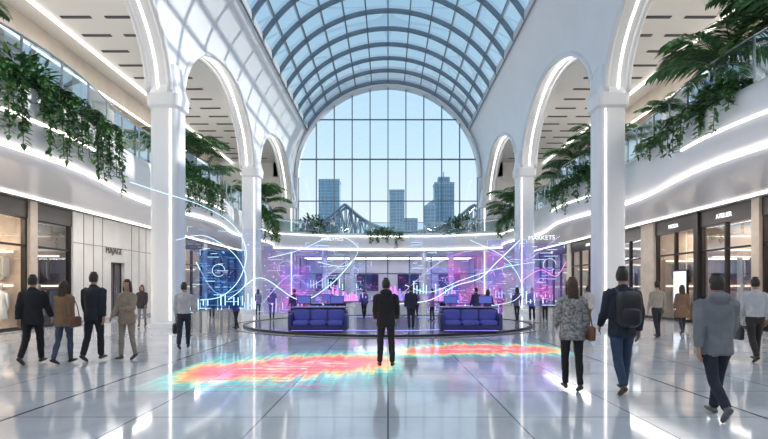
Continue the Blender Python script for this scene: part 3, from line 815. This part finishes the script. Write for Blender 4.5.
for i in range(14):
    yy = 7.9+i*.16; x0 = -2.6+rnd.uniform(-.5, .3); b.box(x0, x0+rnd.uniform(.8, 2.2), yy, yy+.015, .007, .009, i % 2)
b.obj('floor_chart_projection', [EM('floor_line_teal', (.1, .8, .75), .8), EM('floor_line_red', (1, .2, .12), .8)])

# dark inlay strips in floor
b = MB()
for x in (-4.66, 4.64): b.box(x-.02, x+.02, -10, 15.5, .001, .003)
b.obj('floor_inlay', [P('inlay_dark', (.07, .08, .09), .15)])

# ------------------------------------------------------------------ people
def evalmesh(b, voxel, smooth=4):
    me = bpy.data.meshes.new('tmp'); me.from_pydata(b.v, [], b.f)
    bm = bmesh.new(); bm.from_mesh(me); bmesh.ops.recalc_face_normals(bm, faces=bm.faces); bm.to_mesh(me); bm.free()
    ob = bpy.data.objects.new('tmp', me); COL.objects.link(ob)
    r = ob.modifiers.new('r', 'REMESH'); r.mode = 'VOXEL'; r.voxel_size = voxel; r.adaptivity = 0
    s = ob.modifiers.new('s', 'SMOOTH'); s.factor = .5; s.iterations = smooth
    dg = bpy.context.evaluated_depsgraph_get(); dg.update()
    ev = ob.evaluated_get(dg); m2 = ev.to_mesh()
    v = [w.co.copy() for w in m2.vertices]; f = [tuple(p.vertices) for p in m2.polygons]
    ev.to_mesh_clear(); bpy.data.objects.remove(ob); bpy.data.meshes.remove(me)
    return v, f
# head template (origin at chin level, faces +Y)
def headtemplate():
    b = MB()
    zs = [(.0, .028, .03, .055), (.012, .042, .05, .04), (.035, .054, .070, .022), (.07, .064, .084, .010), (.11, .071, .092, .003), (.15, .075, .097, -.004), (.185, .071, .091, -.006), (.212, .055, .07, -.008), (.228, .033, .044, -.008), (.235, .01, .014, -.008)]
    b.tube([(0, y, z) for z, a, c, y in zs], [(a, c) for z, a, c, y in zs], 20)
    b.tube([(0, -.022, -.11), (0, -.018, -.04), (0, -.012, .05)], [.062, .054, .052], 16)
    b.tube([(0, .092, .13), (0, .104, .105), (0, .112, .085), (0, .098, .076)], [.008, .011, .015, .012], 8)
    for s in (-1, 1):
        b.sup((s*.074, -.005, .105), (.012, .02, .032), 1, 10, 8)
        b.sup((s*.032, .082, .135), (.024, .012, .010), 1, 10, 6)
        b.sup((s*.042, .062, .09), (.02, .02, .018), 1, 8, 6)
    b.sup((0, .088, .052), (.026, .014, .013), 1, 10, 6); b.sup((0, .078, .02), (.02, .018, .014), 1, 10, 6)
    return evalmesh(b, .0055, 3)
HEAD = headtemplate()
def hand(b, Mx, side, mi, grip=.3):
    """local: wrist origin, fingers -Z, thumb +Y, palm toward -side X"""
    def T(p): return Mx @ Vector(p)
    k = -side
    def tb(path, rad, n=8, ref=(0, 1, 0)):
        t = MB(); t.tube(path, rad, n, mi, ref); b.add([T(p) for p in t.v], t.f, mi)
    tb([(0, 0, .04), (0, 0, 0), (k*.003, .003, -.03), (k*.005, .003, -.065), (k*.006, .002, -.09), (k*.008, .002, -.1)], [(.026, .021), (.027, .019), (.036, .017), (.042, .015), (.040, .012), (.034, .007)], 12)
    for i, (y, L, z) in enumerate(((.030, .070, -.088), (.011, .079, -.093), (-.009, .073, -.091), (-.028, .056, -.084))):
        p = Vector((k*.006, y, z)); pts = [p+Vector((0, 0, .015)), p.copy()]; a = grip*.5+.05*i
        for q, fr in enumerate((.42, .32, .26)):
            a += grip*(.6 if q else .35); p = p+Vector((k*sin(a), 0, -cos(a)))*L*fr; pts.append(p.copy())
        tb(pts, [.0085, .0092, .0085, .0078, .0055], 7)
    tb([(k*.004, .022, -.02), (k*.012, .042, -.045), (k*.020, .050, -.070), (k*.026, .048, -.095)], [.013, .0125, .0105, .007], 8)

CM = {}
def cm(kind, c):
    key = (kind, c)
    if key not in CM:
        if kind == 'cloth': CM[key] = P('fabric_%d' % len(CM), c, .85, nscale=7, namt=.14, bump=.25, bscale=45)
        elif kind == 'tex': CM[key] = P('fabric_pattern_%d' % len(CM), c, .85, nscale=26, namt=.75, bump=.3, bscale=50)
        elif kind == 'skin': CM[key] = P('skin_%d' % len(CM), c, .5)
        elif kind == 'hair': CM[key] = P('hair_%d' % len(CM), c, .5, bump=.5, bscale=90, nscale=30, namt=.3)
        else: CM[key] = P('leather_%d' % len(CM), c, .4)
    return CM[key]

def person(kind, px, feet, head, yaw=0, stride=.35, top=(.05, .05, .06), bot=(.03, .035, .05), shoe=(.02, .02, .02), skin=(.42, .25, .17),
           hair='short', hcol=(.02, .014, .01), style='jacket', arms=(.2, -.2), flex=(.25, .25), bag=None, hood=False, seed=0, hyaw=0, pattern=False, vox=.0135, d=None, slim=1.0, phase=1, legk=1.0, stance=0):
    fem = kind == 'woman'
    d = d or 800/(feet-HY); x = W(px, d); height = (feet-head)/F*d
    S = height/1.79
    b = {k: MB() for k in ('top', 'bot', 'shoe', 'skin')}
    sw = (.88 if fem else 1.0)*slim; hw = 1.04 if fem else 1.0
    T = b['top']
    if style == 'coat': prof = [(.60, .225, .175, 0), (.72, .215, .165, 0), (.88, .200, .150, 0)]
    elif style == 'shirt': prof = [(.93, .150, .110, 0), (.97, .162, .118, 0)]
    else: prof = [(.80, .180, .135, 0), (.84, .192, .145, 0), (.93, .188, .140, 0)]
    th = .012 if style == 'shirt' else .022
    prof = [(z, a*hw, c, y) for z, a, c, y in prof]
    prof += [(1.08, (.138 if fem else .152)*slim+th, .098+th, 0), (1.20, (.158 if fem else .170)*slim+th, .105+th, .004), (1.32, .178*sw+th, .112+th, .006), (1.40, .172*sw+th, .100+th, .0),
             (1.45, .145*sw+th, .085+th, -.006), (1.485, .10*sw+th*.6, .07+th*.6, -.012), (1.515, .064+th*.3, .064+th*.3, -.018), (1.53, .058, .058, -.018)]
    T.tube([(0, y, z) for z, a, c, y in prof], [(a, c) for z, a, c, y in prof], 24)
    hands = []
    for i, s in enumerate((-1, 1)):
        a = arms[i]; fx = flex[i]; ab = .13
        sh = Vector((s*.182*sw, -.004, 1.425))
        d1 = Vector((s*sin(ab), sin(a), -cos(a))).normalized(); el = sh+d1*.30
        d2 = Vector((s*.02-s*.12*max(0, fx-.3), sin(a+fx), -cos(a+fx))).normalized(); wr = el+d2*.245
        r = .012 if style == 'shirt' else .02
        T.tube([sh-d1*.0+Vector((-s*.05, 0, .01)), sh+d1*.02, sh+d1*.12, sh+d1*.24, el, el+d2*.06, el+d2*.15, wr-d2*.005], [.055+r*.6, .057+r, .053+r, .045+r, .043+r, .044+r*.9, .037+r*.9, .031+r*.8], 14, ref=(0, 1, 0))
        z = -d2; y = Vector((0, 1, 0)); y = (y-z*y.dot(z)).normalized(); xx = y.cross(z)
        Mx = Matrix(((xx.x, y.x, z.x, wr.x), (xx.y, y.y, z.y, wr.y), (xx.z, y.z, z.z, wr.z), (0, 0, 0, 1)))
        hands.append((Mx, s, wr+d2*.1))
    B = b['bot']
    B.tube([(0, 0, .80), (0, 0, .86), (0, 0, .95), (0, 0, 1.04)], [(.09*hw, .08), (.150*hw, .110), (.160*hw, .116), (.135, .098)], 20)
    for i, s in enumerate((-1, 1)):
        ph = s*phase
        a = stride*ph*.55+.02; kn = .08 if ph > 0 else .03
        if stride > .05 and ph < 0: kn = stride*1.1*legk
        hip = Vector((s*.088*hw, 0, .92)); d1 = Vector((s*stance, sin(a), -cos(a))).normalized(); k = hip+d1*.43
        a2 = a-kn; d2 = Vector((-s*.03+s*stance, sin(a2), -cos(a2))).normalized(); an = k+d2*.41
        w = 0 if fem else .006
        B.tube([hip+Vector((0, 0, .03)), hip-Vector((0, 0, .06)), hip+d1*.2, k-d1*.05, k+d2*.04, k+d2*.13, k+d2*.28, an-d2*.02], [.088, .088, .076+w, .062+w, .058+w, .060+w, .050+w*1.5, .048+w*1.5], 16, ref=(1, 0, 0))
        pt = max(0, -(a2))*.9 if ph < 0 else 0   # toe-down pitch of rear foot
        if ph > 0 and stride > .2: pt = -.12
        R_ = Matrix.Rotation(-s*stance*2.5, 3, 'Z') @ Matrix.Rotation(-pt, 3, 'X')
        rings = [(-.065, .022, .022), (-.055, .032, .034), (-.01, .037, .050), (.05, .040, .040), (.10, .046, .032), (.15, .044, .027), (.185, .032, .020), (.2, .014, .01)]
        pth = [an+R_ @ Vector((0, yy, -.075+h)) for yy, ww, h in rings]
        b['shoe'].tube(pth, [(ww, h) for yy, ww, h in rings], 14, ref=(1, 0, 0))
    b['skin'].tube([(0, -.018, 1.48), (0, -.014, 1.57)], [.05, .05], 12)
    if hood:
        T.sup((0, -.09, 1.50), (.125, .075, .075), .9, 16, 10); T.tube([(-.09, -.03, 1.51), (0, -.12, 1.53), (.09, -.03, 1.51)], .042, 10, ref=(0, 0, 1))
    elif style in ('jacket', 'coat', 'suit'):
        T.tube([(.062*cos(t), -.015+.066*sin(t), 1.515+.012*(-sin(t))) for t in [pi*1.5+(j-8)/8*2.2 for j in range(17)]], .016, 8, ref=(0, 0, 1))
    allb = MB(); trees = []
    for i, k in enumerate(('top', 'bot', 'shoe', 'skin')):
        allb.add(b[k].v, b[k].f, i)
        trees.append(BVHTree.FromPolygons([Vector(v) for v in b[k].v], b[k].f))
    v, f = evalmesh(allb, vox, 3)
    mi = []
    for p in f:
        c = sum((v[i] for i in p), Vector())/len(p)
        best = 0; bd = 1e9
        for i, t in enumerate(trees):
            r = t.find_nearest(c)
            if r[0] is not None:
                dd = r[3]*(1 if i else .9)
                if dd < bd: bd = dd; best = i
        mi.append(best)
    vv = []
    for q in v:
        n = noise.noise(Vector((q.x*9+seed*3.1, q.y*9, q.z*7)))*.011+noise.noise(Vector((q.x*20+seed, q.y*20, q.z*16)))*.006
        dr = Vector((q.x, q.y, 0)); l = dr.length
        vv.append(q+(dr/l*n if l > .03 and .12 < q.z < 1.5 else Vector()))
    out = MB(); out.add(vv, f); out.m = mi
    # head
    Rh = Matrix.Rotation(hyaw, 3, 'Z'); ho = Vector((0, .0, 1.553))
    hs = .96 if fem else 1.0
    out.add([Rh @ (p*hs)+ho for p in HEAD[0]], HEAD[1], 3)
    h = MB()
    nr, nc = 22, 32
    long = hair in ('long', 'bob', 'pony')
    rows = []
    for i in range(nr+1):
        row = []
        for j in range(nc):
            th_ = 2*pi*j/nc
            low = .04+(.135)*min(1, max(0, (sin(th_)+.15)/.55))
            z = low+(.246-low)*(i/nr)
            t = (z-.125)/.121
            q = sqrt(max(0, 1-t*t)) if t > 0 else 1-.10*t*t*2
            thick = (.014 if long else .008)
            n = 1+.035*noise.noise(Vector((cos(th_)*4, sin(th_)*4, z*30+seed)))
            row.append(Vector(((.074+thick)*q*cos(th_)*n, (.095+thick)*q*sin(th_)*n-.008, z)))
        rows.append(row)
    h.grid(rows, 0, close_u=True)
    h.grid([rows[0], [Vector((p.x*.88, p.y*.88, p.z+.01)) for p in rows[0]]], 0, close_u=True)
    h.sup((0, -.008, .232), (.055, .07, .022), 1, 14, 8)
    if hair in ('long', 'bob'):
        zb = -.16 if hair == 'long' else -.02
        h.tube([(0, -.02, .17), (0, -.045, .10), (0, -.060, .02), (0, -.078, zb*.6), (0, -.082, zb), (0, -.075, zb-.03)], [(.085, .07), (.090, .060), (.092, .052), (.088, .040), (.066, .026), (.02, .01)], 16)
        for s in (-1, 1): h.tube([(s*.07, .02, .17), (s*.082, .012, .10), (s*.084, .005, .02), (s*.075, .0, zb*.7)], [.018, .022, .022, .008], 8)
    out.add([Rh @ (Vector(p)*hs)+ho for p in h.v], h.f, 4)
    fc = MB()
    for s in (-1, 1):
        fc.sup((s*.031, .083, .117), (.013, .009, .008), 1, 10, 8, 5); fc.sup((s*.031, .0905, .117), (.0055, .003, .0055), 1, 8, 6, 6)
        fc.tube([(s*.016, .094, .137), (s*.033, .094, .142), (s*.05, .083, .137)], [.0035, .004, .002], 6, 4)
    fc.tube([(-.022, .094, .053), (-.008, .103, .056), (.008, .103, .056), (.022, .094, .053)], [.002, .006, .006, .002], 8, 7)
    o0 = len(out.v); out.v += [tuple(Rh @ (Vector(p)*hs)+ho) for p in fc.v]
    for q, m_ in zip(fc.f, fc.m): out.f.append(tuple(i+o0 for i in q)); out.m.append(m_)
    for Mx, s, hp in hands:
        Mh = Mx @ Matrix.Scale(.94 if fem else 1.05, 4)
        hand(out, Mh, s, 3, .35)
    # accessories
    if bag == 'backpack':
        out.sup((0, -.215, 1.20), (.165, .095, .25), .5, 20, 14, 8); out.sup((0, -.31, 1.10), (.12, .035, .12), .5, 16, 10, 8)
        for s in (-1, 1): out.tube(cat([(s*.10, -.15, 1.40), (s*.115, -.05, 1.485), (s*.12, .06, 1.46), (s*.125, .135, 1.32), (s*.15, .10, 1.12), (s*.15, -.08, 1.04), (s*.12, -.17, 1.03)], 5), (.022, .009), 8, 8, ref=(1, 0, 0))
        out.tube([(-.03, -.2, 1.42), (0, -.2, 1.46), (.03, -.2, 1.42)], .008, 6, 8)
    if bag in ('handbag', 'shoulder'):
        s = 1
        out.sup((s*.27, -.02, .90), (.055, .155, .115), .4, 20, 12, 8)
        out.tube(cat([(s*.27, .11, .99), (s*.235, .08, 1.25), (s*.15, .01, 1.49), (s*.235, -.10, 1.25), (s*.27, -.14, .99)], 6), (.011, .006), 6, 8, ref=(1, 0, 0))
    if bag in ('briefcase', 'tote'):
        s = -1; hp = hands[0][2]
        c = (hp.x, hp.y, hp.z-.24)
        out.sup(c, (.05, .19, .15), .35, 20, 12, 8)
        out.tube([(hp.x, hp.y-.08, c[2]+.14), (hp.x, hp.y-.06, hp.z-.01), (hp.x, hp.y+.06, hp.z-.01), (hp.x, hp.y+.08, c[2]+.14)], .008, 6, 8)
    zmin = min(p[2] for p in out.v)
    out.v = [((p[0])*S, p[1]*S, (p[2]-zmin)*S) for p in out.v]
    tm = cm('tex' if pattern else 'cloth', top)
    z = 0.0
    if (x-KC[0])**2+(d-KC[1])**2 < (KR-.1)**2: z = .05
    mats = [tm, cm('cloth', bot), cm('leather', shoe), cm('skin', skin), cm('hair', hcol), cm('skin', (.75, .73, .7)), cm('leather', (.02, .015, .012)), cm('skin', (.45, .17, .14)), cm('leather', bag and BAGC.get(bag, (.04, .04, .045)) or (.04, .04, .045))]
    o = out.obj(kind, mats, smooth=True, loc=(x, d, z), rot=(0, 0, yaw))
    return o
BAGC = {'handbag': (.17, .07, .03), 'shoulder': (.13, .06, .035), 'backpack': (.015, .017, .025), 'briefcase': (.02, .02, .025), 'tote': (.04, .04, .05)}
# left group
person('man', 33, 364, 275, .15, .38, top=(.012, .013, .017), bot=(.01, .011, .014), arms=(-.3, .35), seed=1, style='suit')
person('woman', 64, 364, 281, -.1, .25, top=(.20, .12, .065), bot=(.05, .07, .11), hair='long', hcol=(.04, .02, .012), arms=(.25, -.1), seed=2, bag='shoulder')
person('man', 94, 361, 273, .0, .3, top=(.018, .021, .032), bot=(.016, .018, .027), arms=(.15, -.2), seed=3, style='suit')
person('woman', 127, 360, 280, pi-.1, .22, top=(.28, .22, .17), bot=(.26, .22, .19), hair='long', hcol=(.035, .02, .012), arms=(.35, .3), flex=(1.2, .4), seed=4)
person('woman', 142, 327, 285, pi+.2, .3, top=(.04, .035, .04), bot=(.25, .23, .23), hair='long', seed=5, style='jacket', arms=(.3, -.2), vox=.02)
person('man', 184, 349, 283, .15, .3, top=(.45, .45, .48), bot=(.02, .023, .035), style='shirt', arms=(.05, .35), flex=(.1, .6), bag='briefcase', seed=6)
# centre
person('man', 386, 366, 278, .0, .0, top=(.010, .011, .015), bot=(.013, .015, .021), arms=(.12, .12), flex=(.75, .75), hood=True, seed=7, hyaw=0, stance=.06)
# right
person('woman', 572, 391, 278, -.1, .22, top=(.26, .25, .25), bot=(.012, .012, .016), hair='long', hcol=(.05, .027, .016), arms=(.15, -.05), flex=(.9, .2), bag='handbag', seed=8, pattern=True, phase=-1)
person('man', 622, 394, 268, -.05, .3, top=(.02, .028, .045), bot=(.03, .055, .11), shoe=(.08, .045, .02), arms=(.2, -.15), flex=(.5, .3), bag='backpack', seed=9, hyaw=-.3, slim=1.05)
person('man', 716, 417, 271, -.12, .5, top=(.17, .18, .20), bot=(.014, .019, .035), shoe=(.10, .10, .11), arms=(-.25, .3), hood=True, seed=10, hyaw=.1, slim=1.08)
person('man', 755, 362, 278, -.2, .3, top=(.48, .48, .5), bot=(.03, .025, .025), style='shirt', arms=(.2, -.1), bag='briefcase', seed=11)
person('man', 657, 338, 282, .1, .25, top=(.34, .30, .25), bot=(.02, .02, .028), style='shirt', arms=(.1, -.1), seed=12, vox=.018)
person('woman', 682, 334, 285, -.2, .3, top=(.20, .12, .07), bot=(.03, .03, .04), hair='long', hcol=(.05, .027, .016), style='coat', seed=13, vox=.018)
person('woman', 588, 328, 286, .1, .2, top=(.48, .46, .44), bot=(.16, .12, .10), hair='bob', hcol=(.04, .02, .012), seed=14, vox=.02)
far = [('man', 411, 331, 287, 0, (.02, .02, .05)), ('woman', 236, 329, 290, 1.2, (.08, .06, .24)), ('man', 476, 326, 289, .5, (.03, .03, .12)), ('woman', 488, 329, 291, -.6, (.06, .05, .2)),
       ('woman', 517, 322, 288, .3, (.10, .10, .2)), ('man', 532, 321, 288, 2.6, (.12, .18, .4)), ('man', 545, 320, 289, -.3, (.03, .03, .05)), ('man', 364, 319, 290, .3, (.06, .05, .2)),
       ('woman', 417, 318, 290, 1.0, (.18, .1, .3)), ('woman', 343, 319, 291, 2.8, (.15, .08, .3)), ('man', 294, 326, 290, .8, (.04, .04, .16)), ('woman', 272, 321, 289, .2, (.12, .08, .22)),
       ('man', 212, 318, 288, 0, (.05, .05, .08)), ('man', 449, 315, 289, 0, (.05, .05, .1)), ('woman', 395, 315, 289, .5, (.12, .1, .22)), ('man', 500, 317, 288, 3, (.05, .06, .18)),
       ('woman', 258, 316, 289, 0, (.2, .18, .3)), ('man', 330, 314, 289, .4, (.08, .07, .2)), ('woman', 432, 322, 290, 2, (.3, .12, .35))]
for i, (k, px, ft, hd, yw, c) in enumerate(far):
    person(k, px, ft, hd, yw, .22 if i % 2 else .1, top=c, bot=(.02, .02, .035), hair='long' if k == 'woman' else 'short', seed=20+i, vox=.024, arms=(.2, -.1 if i % 3 else .3), flex=(.3, .9 if i % 3 == 0 else .3))

# ------------------------------------------------------------------ lights
e = empty('fill_area_lights')  # supplemental area lights added to brighten the interior, no fixtures modelled
for s in (-1, 1):
    for yc in (-6, 9, 21, 33):
        area('fill_low', (s*11.9, yc, 4.93), (0, 0, 0), .5, 10, 200, (1, .96, .91), e)
        area('fill_high', (s*12.4, yc, 13.05), (0, 0, 0), .25, 10, 360, (1, .96, .91), e)
sun = bpy.data.lights.new('sun', 'SUN'); sun.energy = 3.6; sun.angle = radians(1.0); sun.color = (1, .96, .90)
so = bpy.data.objects.new('sun', sun); COL.objects.link(so)
so.rotation_euler = Vector((-.80, -.25, -.50)).to_track_quat('-Z', 'Y').to_euler()

w = bpy.data.worlds.new('sky'); SC.world = w; w.use_nodes = True; nt = w.node_tree; nt.nodes.clear()
tc = nt.nodes.new('ShaderNodeTexCoord'); sp = nt.nodes.new('ShaderNodeSeparateXYZ'); r = nt.nodes.new('ShaderNodeValToRGB')
bg = nt.nodes.new('ShaderNodeBackground'); o = nt.nodes.new('ShaderNodeOutputWorld')
nt.links.new(tc.outputs['Generated'], sp.inputs[0]); nt.links.new(sp.outputs[2], r.inputs[0]); nt.links.new(r.outputs[0], bg.inputs[0]); nt.links.new(bg.outputs[0], o.inputs[0])
el = r.color_ramp.elements
el[0].position = 0; el[0].color = (.80, .86, .90, 1); el[1].position = 1; el[1].color = (.30, .50, .77, 1)
for p_, c in ((.12, (.70, .81, .88, 1)), (.28, (.50, .69, .83, 1)), (.5, (.35, .56, .76, 1))):
    k = el.new(p_); k.color = c
bg.inputs[1].default_value = 1.12

cam = bpy.data.cameras.new('camera'); cam.sensor_width = 36; cam.lens = F/768*36
cam.shift_y = (HY-219.5)/768; cam.shift_x = -(VX-384)/768; cam.clip_end = 4000; cam.clip_start = .05
co = bpy.data.objects.new('camera', cam); COL.objects.link(co); co.location = (0, 0, EYE); co.rotation_euler = (pi/2, 0, 0)
SC.camera = co
SC.view_settings.view_transform = 'Standard'
SC.view_settings.look = 'None'
SC.view_settings.exposure = .18
